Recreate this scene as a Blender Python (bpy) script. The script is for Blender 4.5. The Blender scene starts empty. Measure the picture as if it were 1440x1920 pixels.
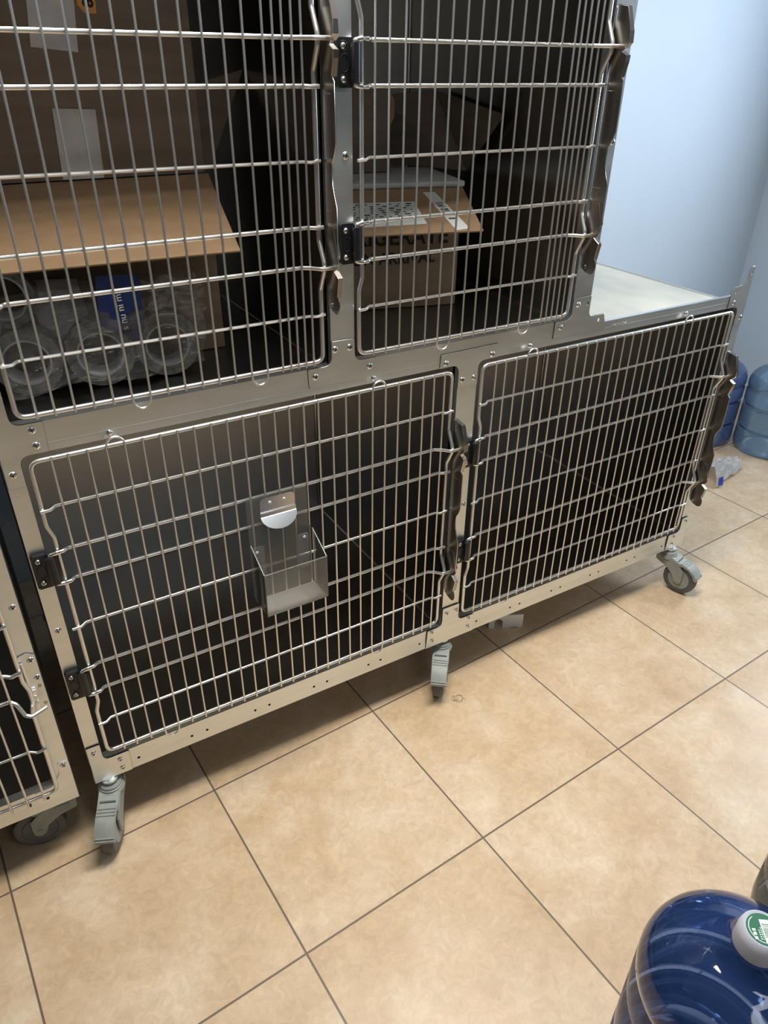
import bpy, bmesh, math, random
from mathutils import Vector, Matrix
sc = bpy.context.scene
PI = math.pi

# ------------------------------------------------------------------ camera
cam = bpy.data.cameras.new('camera')
cam.sensor_fit = 'VERTICAL'; cam.sensor_height = 36.0; cam.lens = 1374.44 / 1920 * 36.0
cam.clip_start = 0.02
cob = bpy.data.objects.new('camera', cam); sc.collection.objects.link(cob); sc.camera = cob
_r = Vector((0.8596023, -0.5108329, 0.01156028)); _u = Vector((0.25949306, 0.45592728, 0.85134814)); _f = Vector((0.44016729, 0.72882101, -0.52447373))
cob.matrix_world = Matrix(((_r.x, _u.x, -_f.x, -0.00839), (_r.y, _u.y, -_f.y, -1.19459), (_r.z, _u.z, -_f.z, 1.47292), (0, 0, 0, 1)))

# ------------------------------------------------------------------ world, lights, exposure
w = bpy.data.worlds.new('world'); sc.world = w; w.use_nodes = True
w.node_tree.nodes['Background'].inputs[0].default_value = (0.75, 0.85, 1.0, 1)
w.node_tree.nodes['Background'].inputs[1].default_value = 0.15
sc.view_settings.view_transform = 'Standard'; sc.view_settings.look = 'None'
sc.view_settings.gamma = 1.0; sc.view_settings.use_curve_mapping = False
sc.view_settings.exposure = 0.0

def area(name, loc, size, power, col, rot=(0, 0, 0)):
    l = bpy.data.lights.new(name, 'AREA'); l.shape = 'RECTANGLE'; l.size, l.size_y = size
    l.energy = power; l.color = col
    o = bpy.data.objects.new(name, l); sc.collection.objects.link(o); o.location = loc; o.rotation_euler = rot
    return o
area('ceiling_light_main', (0.75, -0.26, 2.58), (1.3, 0.35), 36, (1.0, 0.94, 0.86)).data.spread = math.radians(140)
area('fill_light_front', (0.8, -2.4, 2.58), (1.4, 0.4), 11, (0.88, 0.94, 1.0))  # added fill without a known fixture, lifts upper posts and cage backs
area('daylight_window', (3.34, -0.12, 1.70), (0.8, 0.7), 38, (0.76, 0.87, 1.0), (0, math.radians(90), 0))

# ------------------------------------------------------------------ materials
def mat(name, col, metal=0.0, rough=0.5, **kw):
    m = bpy.data.materials.new(name); m.use_nodes = True
    b = m.node_tree.nodes['Principled BSDF']
    b.inputs['Base Color'].default_value = (*col, 1); b.inputs['Metallic'].default_value = metal
    b.inputs['Roughness'].default_value = rough
    for k, v in kw.items(): b.inputs[k.replace('_', ' ')].default_value = v
    return m
def nd(m, t, **kw):
    n = m.node_tree.nodes.new(t)
    for k, v in kw.items(): setattr(n, k, v)
    return n
def lk(m, a, b): m.node_tree.links.new(a, b)
def noisy(m, c1, c2, scale, stretch=(1, 1, 1), detail=4, rough=None, bump=0, ramp=(0.35, 0.65), bscale=None):
    b = m.node_tree.nodes['Principled BSDF']
    tc = nd(m, 'ShaderNodeTexCoord'); mp = nd(m, 'ShaderNodeMapping'); mp.inputs['Scale'].default_value = stretch
    n = nd(m, 'ShaderNodeTexNoise'); n.inputs['Scale'].default_value = scale; n.inputs['Detail'].default_value = detail
    r = nd(m, 'ShaderNodeValToRGB')
    r.color_ramp.elements[0].position = ramp[0]; r.color_ramp.elements[1].position = ramp[1]
    r.color_ramp.elements[0].color = (*c1, 1); r.color_ramp.elements[1].color = (*c2, 1)
    lk(m, tc.outputs['Object'], mp.inputs[0]); lk(m, mp.outputs[0], n.inputs['Vector']); lk(m, n.outputs[0], r.inputs[0]); lk(m, r.outputs[0], b.inputs['Base Color'])
    if rough:
        q = nd(m, 'ShaderNodeMapRange'); q.inputs[3].default_value = rough[0]; q.inputs[4].default_value = rough[1]
        lk(m, n.outputs[0], q.inputs[0]); lk(m, q.outputs[0], b.inputs['Roughness'])
    if bump:
        bp = nd(m, 'ShaderNodeBump'); bp.inputs['Strength'].default_value = bump; bp.inputs['Distance'].default_value = 0.001
        if bscale:
            n2 = nd(m, 'ShaderNodeTexNoise'); n2.inputs['Scale'].default_value = bscale; n2.inputs['Detail'].default_value = 5
            lk(m, tc.outputs['Object'], n2.inputs['Vector']); lk(m, n2.outputs[0], bp.inputs['Height'])
        else: lk(m, n.outputs[0], bp.inputs['Height'])
        lk(m, bp.outputs[0], b.inputs['Normal'])
    return m
M = {}
M['steel'] = noisy(mat('brushed_steel', (.6, .6, .58), 1.0, .36), (.74, .785, .80), (.82, .865, .88), 7, (1, 1, 4), 6, (.32, .48), .02)
M['panel'] = noisy(mat('panel_steel', (.5, .5, .48), 1.0, .38), (.46, .455, .44), (.51, .505, .49), 3, (3, 3, .8), 3, (.20, .25), .003)
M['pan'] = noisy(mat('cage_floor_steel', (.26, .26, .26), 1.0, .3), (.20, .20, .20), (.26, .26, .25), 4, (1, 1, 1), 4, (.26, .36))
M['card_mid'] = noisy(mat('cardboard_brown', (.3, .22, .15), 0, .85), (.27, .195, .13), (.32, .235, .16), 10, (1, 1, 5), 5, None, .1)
M['backpan'] = noisy(mat('cage_back_steel', (.7, .7, .7), 1.0, .5), (.76, .74, .70), (.82, .80, .76), 3, (3, 3, .8), 3, (.46, .54), .003)
M['wire'] = mat('wire_steel', (.80, .81, .80), .92, .32)
M['latch'] = mat('latch_steel', (.40, .37, .34), 1.0, .27)
M['screw'] = mat('screw_steel', (.8, .8, .78), 1.0, .2)
M['hole'] = mat('recess', (.015, .015, .015), 0, .8)
M['black'] = mat('black_plastic', (.012, .013, .016), 0, .32)
M['caster'] = noisy(mat('caster_housing', (.3, .33, .3), 0, .5), (.26, .285, .265), (.34, .37, .345), 30, (1, 1, 1), 5, (.4, .6))
M['tyre'] = noisy(mat('caster_rubber', (.09, .09, .095), 0, .6), (.085, .087, .093), (.13, .13, .135), 25)
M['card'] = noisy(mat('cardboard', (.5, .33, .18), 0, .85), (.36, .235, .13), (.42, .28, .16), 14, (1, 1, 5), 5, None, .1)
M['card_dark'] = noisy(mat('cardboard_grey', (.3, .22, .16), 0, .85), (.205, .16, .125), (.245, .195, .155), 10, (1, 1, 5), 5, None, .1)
M['paper'] = noisy(mat('paper', (.7, .7, .7), 0, .8), (.60, .60, .62), (.72, .72, .73), 30, (1, 1, 1), 6, None, .2, (.3, .7))
M['ink'] = mat('black_ink', (.015, .014, .013), 0, .7)
M['white_card'] = mat('white_card', (.88, .89, .90), 0, .6)
M['foam'] = noisy(mat('foam_sheet', (.7, .72, .72), 0, .75), (.60, .63, .64), (.74, .76, .76), 12, (1, 1, 1), 5, None, .4)
M['tape_side'] = noisy(mat('tape_edge', (.5, .5, .46), 0, .25), (.20, .20, .18), (.32, .32, .30), 60, (1, 1, 1), 4, (.15, .4))
M['core'] = mat('tape_core', (.72, .74, .80), 0, .6)
M['blue'] = noisy(mat('blue_wrapper', (.01, .04, .22), 0, .35), (.006, .022, .11), (.008, .032, .15), 30, (1, 1, 1), 4, None, .5)
M['orange'] = mat('orange_tag', (.75, .36, .1), 0, .6)
M['white_plastic'] = mat('cap_plastic', (.62, .66, .78), 0, .38)
M['green'] = mat('cap_label_green', (.02, .15, .08), 0, .4)
M['label'] = mat('label_white', (.85, .9, .88), 0, .5)
M['dust'] = noisy(mat('dusty_top', (.65, .65, .6), 0, .7), (.36, .39, .37), (.60, .59, .52), 3.0, (2, 1, 1), 8, None, .5, (.3, .65), 14)
M['hair'] = mat('grey_thread', (.12, .09, .06), 0, .6)
M['bluemark'] = mat('blue_print', (.02, .06, .4), 0, .5)

def film(name, col, haze, rough=.1, gloss=1.45, bump=0):
    m = bpy.data.materials.new(name); m.use_nodes = True; nt = m.node_tree; nt.nodes.clear()
    out = nd(m, 'ShaderNodeOutputMaterial'); tr = nd(m, 'ShaderNodeBsdfTransparent'); tr.inputs[0].default_value = (*col, 1)
    df = nd(m, 'ShaderNodeBsdfDiffuse'); df.inputs[0].default_value = (.8, .8, .8, 1)
    gl = nd(m, 'ShaderNodeBsdfGlossy'); gl.inputs['Roughness'].default_value = rough
    fr = nd(m, 'ShaderNodeFresnel'); fr.inputs[0].default_value = gloss
    m1 = nd(m, 'ShaderNodeMixShader'); m1.inputs[0].default_value = haze; mx = nd(m, 'ShaderNodeMixShader')
    lk(m, tr.outputs[0], m1.inputs[1]); lk(m, df.outputs[0], m1.inputs[2])
    lk(m, fr.outputs[0], mx.inputs[0]); lk(m, m1.outputs[0], mx.inputs[1]); lk(m, gl.outputs[0], mx.inputs[2]); lk(m, mx.outputs[0], out.inputs[0])
    if bump:
        tc = nd(m, 'ShaderNodeTexCoord'); n = nd(m, 'ShaderNodeTexNoise'); n.inputs['Scale'].default_value = bump; n.inputs['Detail'].default_value = 4; n.inputs['Distortion'].default_value = 2
        mp = nd(m, 'ShaderNodeMapping'); mp.inputs['Rotation'].default_value = (0, .6, 0); mp.inputs['Scale'].default_value = (1, 1, 3.2)
        bp = nd(m, 'ShaderNodeBump'); bp.inputs['Distance'].default_value = .01
        lk(m, tc.outputs['Object'], mp.inputs[0]); lk(m, mp.outputs[0], n.inputs['Vector']); lk(m, n.outputs[0], bp.inputs['Height']); lk(m, bp.outputs[0], gl.inputs['Normal']); lk(m, bp.outputs[0], fr.inputs['Normal'])
    return m
M['acrylic'] = film('clear_acrylic', (.97, .97, .95), .07, .12, 1.3)
M['acrylic_haze'] = film('scuffed_acrylic', (.97, .97, .95), .14, .3, 1.3)
M['film'] = film('clear_film', (.95, .94, .92), .03, .10, 1.5, 45)
M['bag'] = film('white_film', (.9, .93, .98), .45, .25, 1.5, 30)
def bottle_mat(name, tint, haze, dif, rough=.05):
    m = bpy.data.materials.new(name); m.use_nodes = True; nt = m.node_tree; nt.nodes.clear()
    out = nd(m, 'ShaderNodeOutputMaterial'); tr = nd(m, 'ShaderNodeBsdfTransparent'); tr.inputs[0].default_value = (*tint, 1)
    pb = nd(m, 'ShaderNodeBsdfPrincipled'); pb.inputs['Base Color'].default_value = (*dif, 1); pb.inputs['Roughness'].default_value = rough
    gl = nd(m, 'ShaderNodeBsdfGlossy'); gl.inputs['Roughness'].default_value = rough
    tc = nd(m, 'ShaderNodeTexCoord'); n = nd(m, 'ShaderNodeTexNoise'); n.inputs['Scale'].default_value = 10; n.inputs['Detail'].default_value = 3
    bp = nd(m, 'ShaderNodeBump'); bp.inputs['Strength'].default_value = .25; bp.inputs['Distance'].default_value = .004
    lk(m, tc.outputs['Object'], n.inputs['Vector']); lk(m, n.outputs[0], bp.inputs['Height'])
    lk(m, bp.outputs[0], gl.inputs['Normal']); lk(m, bp.outputs[0], pb.inputs['Normal'])
    fr = nd(m, 'ShaderNodeFresnel'); fr.inputs[0].default_value = 1.5; lk(m, bp.outputs[0], fr.inputs['Normal'])
    m1 = nd(m, 'ShaderNodeMixShader'); m1.inputs[0].default_value = haze
    lk(m, tr.outputs[0], m1.inputs[1]); lk(m, pb.outputs[0], m1.inputs[2])
    mx = nd(m, 'ShaderNodeMixShader'); lk(m, fr.outputs[0], mx.inputs[0]); lk(m, m1.outputs[0], mx.inputs[1]); lk(m, gl.outputs[0], mx.inputs[2]); lk(m, mx.outputs[0], out.inputs[0])
    return m
M['b_near'] = bottle_mat('blue_bottle', (.46, .58, .88), .20, (.05, .14, .46))
M['b_clear'] = bottle_mat('clear_bottle', (.80, .88, .89), .08, (.4, .5, .52))
M['b_light'] = bottle_mat('light_blue_bottle', (.60, .76, .90), .38, (.26, .42, .60), .18)
M['b_deep'] = bottle_mat('deep_blue_bottle', (.50, .62, .90), .38, (.16, .26, .62), .18)

# floor tiles
T = 0.44773
def floor_mat():
    m = bpy.data.materials.new('floor_tile'); m.use_nodes = True; b = m.node_tree.nodes['Principled BSDF']
    tc = nd(m, 'ShaderNodeTexCoord')
    mp = nd(m, 'ShaderNodeMapping', vector_type='TEXTURE'); mp.inputs['Location'].default_value = (.23872, -.02698, 0)
    mp.inputs['Rotation'].default_value = (0, 0, math.radians(3.4032)); mp.inputs['Scale'].default_value = (T, T, T)
    lk(m, tc.outputs['Object'], mp.inputs[0])
    sx = nd(m, 'ShaderNodeSeparateXYZ'); lk(m, mp.outputs[0], sx.inputs[0])
    def edge(o):
        f = nd(m, 'ShaderNodeMath', operation='FRACT'); lk(m, o, f.inputs[0])
        s = nd(m, 'ShaderNodeMath', operation='SUBTRACT'); s.inputs[1].default_value = .5; lk(m, f.outputs[0], s.inputs[0])
        a = nd(m, 'ShaderNodeMath', operation='ABSOLUTE'); lk(m, s.outputs[0], a.inputs[0]); return a.outputs[0]
    mxm = nd(m, 'ShaderNodeMath', operation='MAXIMUM'); lk(m, edge(sx.outputs[0]), mxm.inputs[0]); lk(m, edge(sx.outputs[1]), mxm.inputs[1])
    g = nd(m, 'ShaderNodeMapRange'); g.inputs[1].default_value = .5 - .0052; g.inputs[2].default_value = .5 - .0036
    lk(m, mxm.outputs[0], g.inputs[0])
    fl = nd(m, 'ShaderNodeVectorMath', operation='FLOOR'); lk(m, mp.outputs[0], fl.inputs[0])
    wn = nd(m, 'ShaderNodeTexWhiteNoise', noise_dimensions='3D'); lk(m, fl.outputs[0], wn.inputs['Vector'])
    off = nd(m, 'ShaderNodeVectorMath', operation='MULTIPLY_ADD'); off.inputs[1].default_value = (7, 7, 7)
    lk(m, wn.outputs['Color'], off.inputs[0]); lk(m, tc.outputs['Object'], off.inputs[2])
    n1 = nd(m, 'ShaderNodeTexNoise'); n1.inputs['Scale'].default_value = 5.5; n1.inputs['Detail'].default_value = 9; n1.inputs['Roughness'].default_value = .62; n1.inputs['Distortion'].default_value = .5
    n2 = nd(m, 'ShaderNodeTexNoise'); n2.inputs['Scale'].default_value = 38; n2.inputs['Detail'].default_value = 6; n2.inputs['Roughness'].default_value = .7; n2.inputs['Distortion'].default_value = 1.2
    lk(m, off.outputs[0], n1.inputs['Vector']); lk(m, off.outputs[0], n2.inputs['Vector'])
    r1 = nd(m, 'ShaderNodeValToRGB'); cr = r1.color_ramp
    cr.elements[0].position = .3; cr.elements[0].color = (.56, .395, .235, 1); cr.elements[1].position = .68; cr.elements[1].color = (.71, .575, .41, 1)
    e = cr.elements.new(.5); e.color = (.64, .48, .31, 1)
    lk(m, n1.outputs[0], r1.inputs[0])
    r2 = nd(m, 'ShaderNodeMapRange'); r2.inputs[1].default_value = .3; r2.inputs[2].default_value = .7; r2.inputs[3].default_value = .86; r2.inputs[4].default_value = 1.12
    lk(m, n2.outputs[0], r2.inputs[0])
    v = nd(m, 'ShaderNodeVectorMath', operation='SCALE'); lk(m, r1.outputs[0], v.inputs[0]); lk(m, r2.outputs[0], v.inputs['Scale'])
    # sparse dark specks
    sp = nd(m, 'ShaderNodeTexVoronoi'); sp.inputs['Scale'].default_value = 14; lk(m, tc.outputs['Object'], sp.inputs['Vector'])
    spm = nd(m, 'ShaderNodeMapRange'); spm.inputs[1].default_value = .012; spm.inputs[2].default_value = .022; lk(m, sp.outputs['Distance'], spm.inputs[0])
    ms = nd(m, 'ShaderNodeMix', data_type='RGBA'); ms.inputs[6].default_value = (.2, .13, .08, 1)
    lk(m, spm.outputs[0], ms.inputs[0]); lk(m, v.outputs[0], ms.inputs[7])
    mx = nd(m, 'ShaderNodeMix', data_type='RGBA'); mx.inputs[7].default_value = (.16, .12, .085, 1)
    lk(m, g.outputs[0], mx.inputs[0]); lk(m, ms.outputs[2], mx.inputs[6]); lk(m, mx.outputs[2], b.inputs['Base Color'])
    rr = nd(m, 'ShaderNodeMapRange'); rr.inputs[3].default_value = .30; rr.inputs[4].default_value = .48; lk(m, n2.outputs[0], rr.inputs[0])
    lk(m, rr.outputs[0], b.inputs['Roughness'])
    iv = nd(m, 'ShaderNodeMath', operation='MULTIPLY_ADD'); iv.inputs[1].default_value = -1; iv.inputs[2].default_value = 1
    lk(m, g.outputs[0], iv.inputs[0])
    ht = nd(m, 'ShaderNodeMath', operation='MULTIPLY_ADD'); ht.inputs[1].default_value = .06; lk(m, n2.outputs[0], ht.inputs[0]); lk(m, iv.outputs[0], ht.inputs[2])
    bp = nd(m, 'ShaderNodeBump'); bp.inputs['Strength'].default_value = .5; bp.inputs['Distance'].default_value = .002
    lk(m, ht.outputs[0], bp.inputs['Height']); lk(m, bp.outputs[0], b.inputs['Normal'])
    return m
M['floor'] = floor_mat()
M['wall'] = noisy(mat('wall_paint', (.6, .68, .8), 0, .6), (.60, .70, .80), (.63, .73, .825), 3, (1, 1, 1), 3, None, .15, (.3, .7), 120)
M['dark_panel'] = noisy(mat('added_panel_grey', (.5, .53, .56), 0, .7), (.16, .16, .165), (.20, .20, .205), 2)  # dark grey for the added light-absorbing panels
M['ceil'] = noisy(mat('ceiling_paint', (.8, .8, .8), 0, .8), (.40, .41, .42), (.45, .46, .47), 5)

# ------------------------------------------------------------------ helpers
def smooth(me, ang=40):
    me.polygons.foreach_set('use_smooth', [True] * len(me.polygons))
    bm = bmesh.new(); bm.from_mesh(me)
    for e in bm.edges:
        if len(e.link_faces) == 2 and e.calc_face_angle(0) > math.radians(ang): e.smooth = False
    bm.to_mesh(me); bm.free()
def obj(name, bm, m, parent=None, sm=True):
    me = bpy.data.meshes.new(name)
    bmesh.ops.recalc_face_normals(bm, faces=bm.faces[:])
    bm.to_mesh(me); bm.free(); me.materials.append(M[m] if isinstance(m, str) else m)
    if sm: smooth(me)
    o = bpy.data.objects.new(name, me); sc.collection.objects.link(o)
    if parent: o.parent = parent
    return o
def empty(name, loc=(0, 0, 0), rz=0, parent=None):
    o = bpy.data.objects.new(name, None); sc.collection.objects.link(o); o.location = loc; o.rotation_euler = (0, 0, rz)
    o.empty_display_size = .05
    if parent: o.parent = parent
    return o
def tag(o, label=None, cat=None, group=None, kind=None):
    if label: o['label'] = label
    if cat: o['category'] = cat
    if group: o['group'] = group
    if kind: o['kind'] = kind
    return o
def copy_tree(o, parent=None):
    c = o.copy(); sc.collection.objects.link(c)
    if parent: c.parent = parent
    for ch in list(o.children): copy_tree(ch, c)
    return c
def NB(): return bmesh.new()
def box(bm, x0, x1, y0, y1, z0, z1, bev=0, mtx=None):
    v = [bm.verts.new((x, y, z)) for x in (x0, x1) for y in (y0, y1) for z in (z0, z1)]
    f = [bm.faces.new([v[i] for i in q]) for q in ((0, 1, 3, 2), (4, 6, 7, 5), (0, 4, 5, 1), (2, 3, 7, 6), (0, 2, 6, 4), (1, 5, 7, 3))]
    if bev:
        es = list({e for ff in f for e in ff.edges})
        r = bmesh.ops.bevel(bm, geom=es, offset=bev, segments=2, affect='EDGES', profile=.5)
        v = list({vv for ff in r['faces'] for vv in ff.verts} | {vv for vv in v if vv.is_valid})
    if mtx: bmesh.ops.transform(bm, matrix=mtx, verts=[q for q in v if q.is_valid])
def fillet(pts, r, n=5, closed=False):
    pts = [Vector(p) for p in pts]; out = []
    N = len(pts)
    for i, p in enumerate(pts):
        if not closed and i in (0, N - 1): out.append(p); continue
        a, b = pts[i - 1], pts[(i + 1) % N]
        rr = r[i] if isinstance(r, (list, tuple)) else r
        da, db = (a - p), (b - p)
        if rr <= 0 or da.length < 1e-6 or db.length < 1e-6: out.append(p); continue
        ang = da.angle(db, PI)
        if ang > PI - .02: out.append(p); continue
        d = min(rr / math.tan(ang / 2), da.length * .48, db.length * .48)
        s, e = p + da.normalized() * d, p + db.normalized() * d
        for k in range(n + 1):
            t = k / n; out.append((s * (1 - t) + p * t) * (1 - t) + (p * (1 - t) + e * t) * t)
    return out
def tube(bm, pts, r, seg=8, closed=False, caps=True, flat=None):
    pts = [Vector(p) for p in pts]; q = [pts[0]]
    for p in pts[1:]:
        if (p - q[-1]).length > 1e-5: q.append(p)
    if closed and (q[0] - q[-1]).length < 1e-5: q.pop()
    pts = q; N = len(pts); rings = []
    t0 = (pts[1] - pts[0]).normalized()
    up = Vector((0, 1, 0)) if abs(t0.y) < .9 else Vector((1, 0, 0))
    n = (up - t0 * up.dot(t0)).normalized(); pt = t0
    for i, p in enumerate(pts):
        if closed: t = ((pts[(i + 1) % N] - p).normalized() + (p - pts[i - 1]).normalized()).normalized()
        elif i == 0: t = t0
        elif i == N - 1: t = (p - pts[i - 1]).normalized()
        else: t = ((pts[i + 1] - p).normalized() + (p - pts[i - 1]).normalized()).normalized()
        n = pt.rotation_difference(t) @ n; n = (n - t * n.dot(t)).normalized(); pt = t
        b = t.cross(n)
        rr = r[i] if isinstance(r, (list, tuple)) else r
        rings.append([bm.verts.new(p + (n * math.cos(a) + b * math.sin(a)) * rr) for a in (2 * PI * k / seg for k in range(seg))])
    for i in range(N if closed else N - 1):
        A, B = rings[i], rings[(i + 1) % N]
        for k in range(seg): bm.faces.new((A[k], A[(k + 1) % seg], B[(k + 1) % seg], B[k]))
    if caps and not closed: bm.faces.new(rings[0][::-1]); bm.faces.new(rings[-1])
def lathe(bm, prof, seg=48, mtx=None, cap=True):
    rings = []
    for r, z in prof:
        if r < 1e-5: rings.append([bm.verts.new((0, 0, z))])
        else: rings.append([bm.verts.new((r * math.cos(2 * PI * k / seg), r * math.sin(2 * PI * k / seg), z)) for k in range(seg)])
    for A, B in zip(rings, rings[1:]):
        for k in range(seg):
            k2 = (k + 1) % seg
            if len(A) == 1 and len(B) == 1: continue
            elif len(A) == 1: bm.faces.new((A[0], B[k], B[k2]))
            elif len(B) == 1: bm.faces.new((A[k], A[k2], B[0]))
            else: bm.faces.new((A[k], A[k2], B[k2], B[k]))
    if mtx: bmesh.ops.transform(bm, matrix=mtx, verts=[v for R in rings for v in R])
def cyl(bm, p0, p1, r, seg=20): tube(bm, [p0, p1], r, seg)
def prism(bm, pts2, d0, d1, plane='xz', mtx=None):
    def P(a, b, d): return (a, d, b) if plane == 'xz' else ((d, a, b) if plane == 'yz' else (a, b, d))
    A = [bm.verts.new(P(a, b, d0)) for a, b in pts2]; B = [bm.verts.new(P(a, b, d1)) for a, b in pts2]
    n = len(A)
    bm.faces.new(A); bm.faces.new(B[::-1])
    for i in range(n): bm.faces.new((A[i], B[i], B[(i + 1) % n], A[(i + 1) % n]))
    if mtx: bmesh.ops.transform(bm, matrix=mtx, verts=A + B)
def f2(pts, r, n=5): return [(p.x, p.y) for p in fillet([(a, b, 0) for a, b in pts], r, n, True)]
def curve_mesh(cu):
    o = bpy.data.objects.new('tmp', cu); sc.collection.objects.link(o)
    dg = bpy.context.evaluated_depsgraph_get(); dg.update()
    me = bpy.data.meshes.new_from_object(o.evaluated_get(dg)); bpy.data.objects.remove(o); bpy.data.curves.remove(cu)
    return me
def plate(name, outline, holes, y0, y1, m, parent, bev=.0003):
    """flat sheet in the xz plane with real holes; outline and holes are 2D lists"""
    cu = bpy.data.curves.new(name, 'CURVE'); cu.dimensions = '2D'; cu.fill_mode = 'BOTH'; cu.extrude = abs(y1 - y0) / 2 - max(bev, 0); cu.bevel_depth = max(bev, 0); cu.bevel_resolution = 0; cu.offset = -bev
    for ring in [outline] + holes:
        s = cu.splines.new('POLY'); s.points.add(len(ring) - 1); s.use_cyclic_u = True
        for p, (a, b) in zip(s.points, ring): p.co = (a, b, 0, 1)
    me = curve_mesh(cu); me.name = name
    me.transform(Matrix.Translation((0, (y0 + y1) / 2, 0)) @ Matrix.Rotation(PI / 2, 4, 'X'))
    me.materials.clear(); me.materials.append(M[m]); smooth(me, 30)
    o = bpy.data.objects.new(name, me); sc.collection.objects.link(o)
    if parent: o.parent = parent
    return o
def circ(x, z, r, n=14): return [(x + r * math.cos(2 * PI * k / n), z + r * math.sin(2 * PI * k / n)) for k in range(n)]
def text(name, body, size, m, parent, mtx, extrude=.0004, bold=0.0, align='LEFT', space=1.0):
    cu = bpy.data.curves.new(name, 'FONT'); cu.body = body; cu.size = size; cu.extrude = extrude; cu.offset = bold; cu.align_x = align; cu.space_character = space
    me = curve_mesh(cu); me.name = name; me.transform(mtx); me.materials.clear(); me.materials.append(M[m])
    o = bpy.data.objects.new(name, me); sc.collection.objects.link(o)
    if parent: o.parent = parent
    return o
FRONT = lambda x, y, z: Matrix.Translation((x, y, z)) @ Matrix.Rotation(PI / 2, 4, 'X')     # text in the xz plane seen from -y

# ------------------------------------------------------------------ room
def struct(name, bm, m):
    o = obj(name, bm, m, sm=False); o['kind'] = 'structure'; return o
WX0, WX1, WY0, WY1, WZ = -4.2, 3.38, -5.4, 1.057, 2.62
b = NB(); box(b, WX0, WX1, WY0, WY1, -.05, 0); struct('floor', b, 'floor')
b = NB(); box(b, WX0 - .1, WX1 + .1, WY1, WY1 + .1, -.05, WZ); struct('wall_back', b, 'wall')
b = NB(); box(b, WX1, WX1 + .1, WY0 - .1, WY1, -.05, WZ); struct('wall_right', b, 'wall')
b = NB(); box(b, WX0 - .1, WX0, WY0 - .1, WY1, -.05, WZ); struct('wall_left', b, 'wall')
b = NB(); box(b, WX0 - .1, WX1 + .1, WY0 - .1, WY0, -.05, WZ); struct('wall_front', b, 'wall')
b = NB(); box(b, WX0 + .02, WX1, WY0, WY0 + .02, 0, 1.05); struct('added_dark_panel_1', b, 'dark_panel')  # unseen dark panel, added to cut bounce light from the front wall
b = NB(); box(b, WX0, WX0 + .02, WY0 + .02, WY1, 0, 1.05); struct('added_dark_panel_2', b, 'dark_panel')  # added dark panel out of view, soaks up bounce on the left
b = NB(); box(b, WX1 - .02, WX1, WY0 + .02, -1.0, 0, 1.05); struct('added_dark_panel_3', b, 'dark_panel')  # added dark panel out of view, darkens reflections in the right-hand rail
b = NB(); box(b, WX0 - .1, WX1 + .1, WY0 - .1, WY1 + .1, WZ, WZ + .05); struct('ceiling', b, 'ceil')

# ------------------------------------------------------------------ screw, hinge, caster prototypes (meshes shared by copies)
def screw_mesh():
    b = NB(); lathe(b, [(0, .0026), (.0016, .0025), (.0032, .0020), (.0044, .0011), (.0049, 0), (0, 0)], 18)
    for a in (0, PI / 2):
        box(b, -.0026, .0026, -.0006, .0006, .0018, .00285, 0, Matrix.Rotation(a + .5, 4, 'Z'))
    me = bpy.data.meshes.new('screw'); bmesh.ops.recalc_face_normals(b, faces=b.faces[:])
    me.materials.append(M['screw']); me.materials.append(M['hole'])
    b.faces.ensure_lookup_table()
    for f in b.faces:
        if len(f.verts) == 4 and f.calc_center_median().z > .0023 and abs(f.normal.z) > .9 and f.calc_area() < 8e-6 and max(abs(v.co.z - .00285) for v in f.verts) < 1e-5: f.material_index = 1
    b.to_mesh(me); b.free(); me.transform(Matrix.Rotation(PI / 2, 4, 'X')); smooth(me, 50)
    return me
SCREW = screw_mesh()
def screw(x, y, z, parent, rz=0, k=1.35):
    o = bpy.data.objects.new('screw', SCREW); sc.collection.objects.link(o); o.location = (x, y, z); o.rotation_euler = (0, rz, 0); o.parent = parent; o.scale = (k, 1.1, k)
    return o

def hinge(x, z, parent):
    """black hinge block; x = door left wire, z = middle"""
    h = NB()
    prism(h, f2([(-.039, -.030), (-.036, -.034), (-.012, -.034), (-.012, .034), (-.036, .034), (-.039, .030)], .004), -.0015, -.0115)
    tube(h, [(-.0085, -.0125, -.0275), (-.0085, -.0125, .0275)], .0088, 18)
    box(h, -.018, -.0085, -.0200, -.002, -.0272, .0272, .001)
    box(h, -.0015, .0022, -.0150, -.0095, -.0262, .0262, .0008)
    o = obj('hinge', h, 'black', parent); o.location = (x, 0, z)
    e = NB(); tube(e, [(-.0265 + .0075 * math.cos(t), -.0117, .0125 * math.sin(t)) for t in (2 * PI * k / 24 for k in range(24))], .0008, 6, closed=True)
    q = obj('hinge_recess_rim', e, 'black', o)
    for dz in (.0225, -.0225):
        s = screw(-.0285, -.0115, dz, o, .4, 1.05)
        e = NB(); tube(e, [(-.0285 + .0068 * math.cos(t), -.0117, dz + .0068 * math.sin(t)) for t in (2 * PI * k / 20 for k in range(20))], .0007, 6, closed=True)
        obj('screw_seat', e, 'black', o)
    return o

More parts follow.
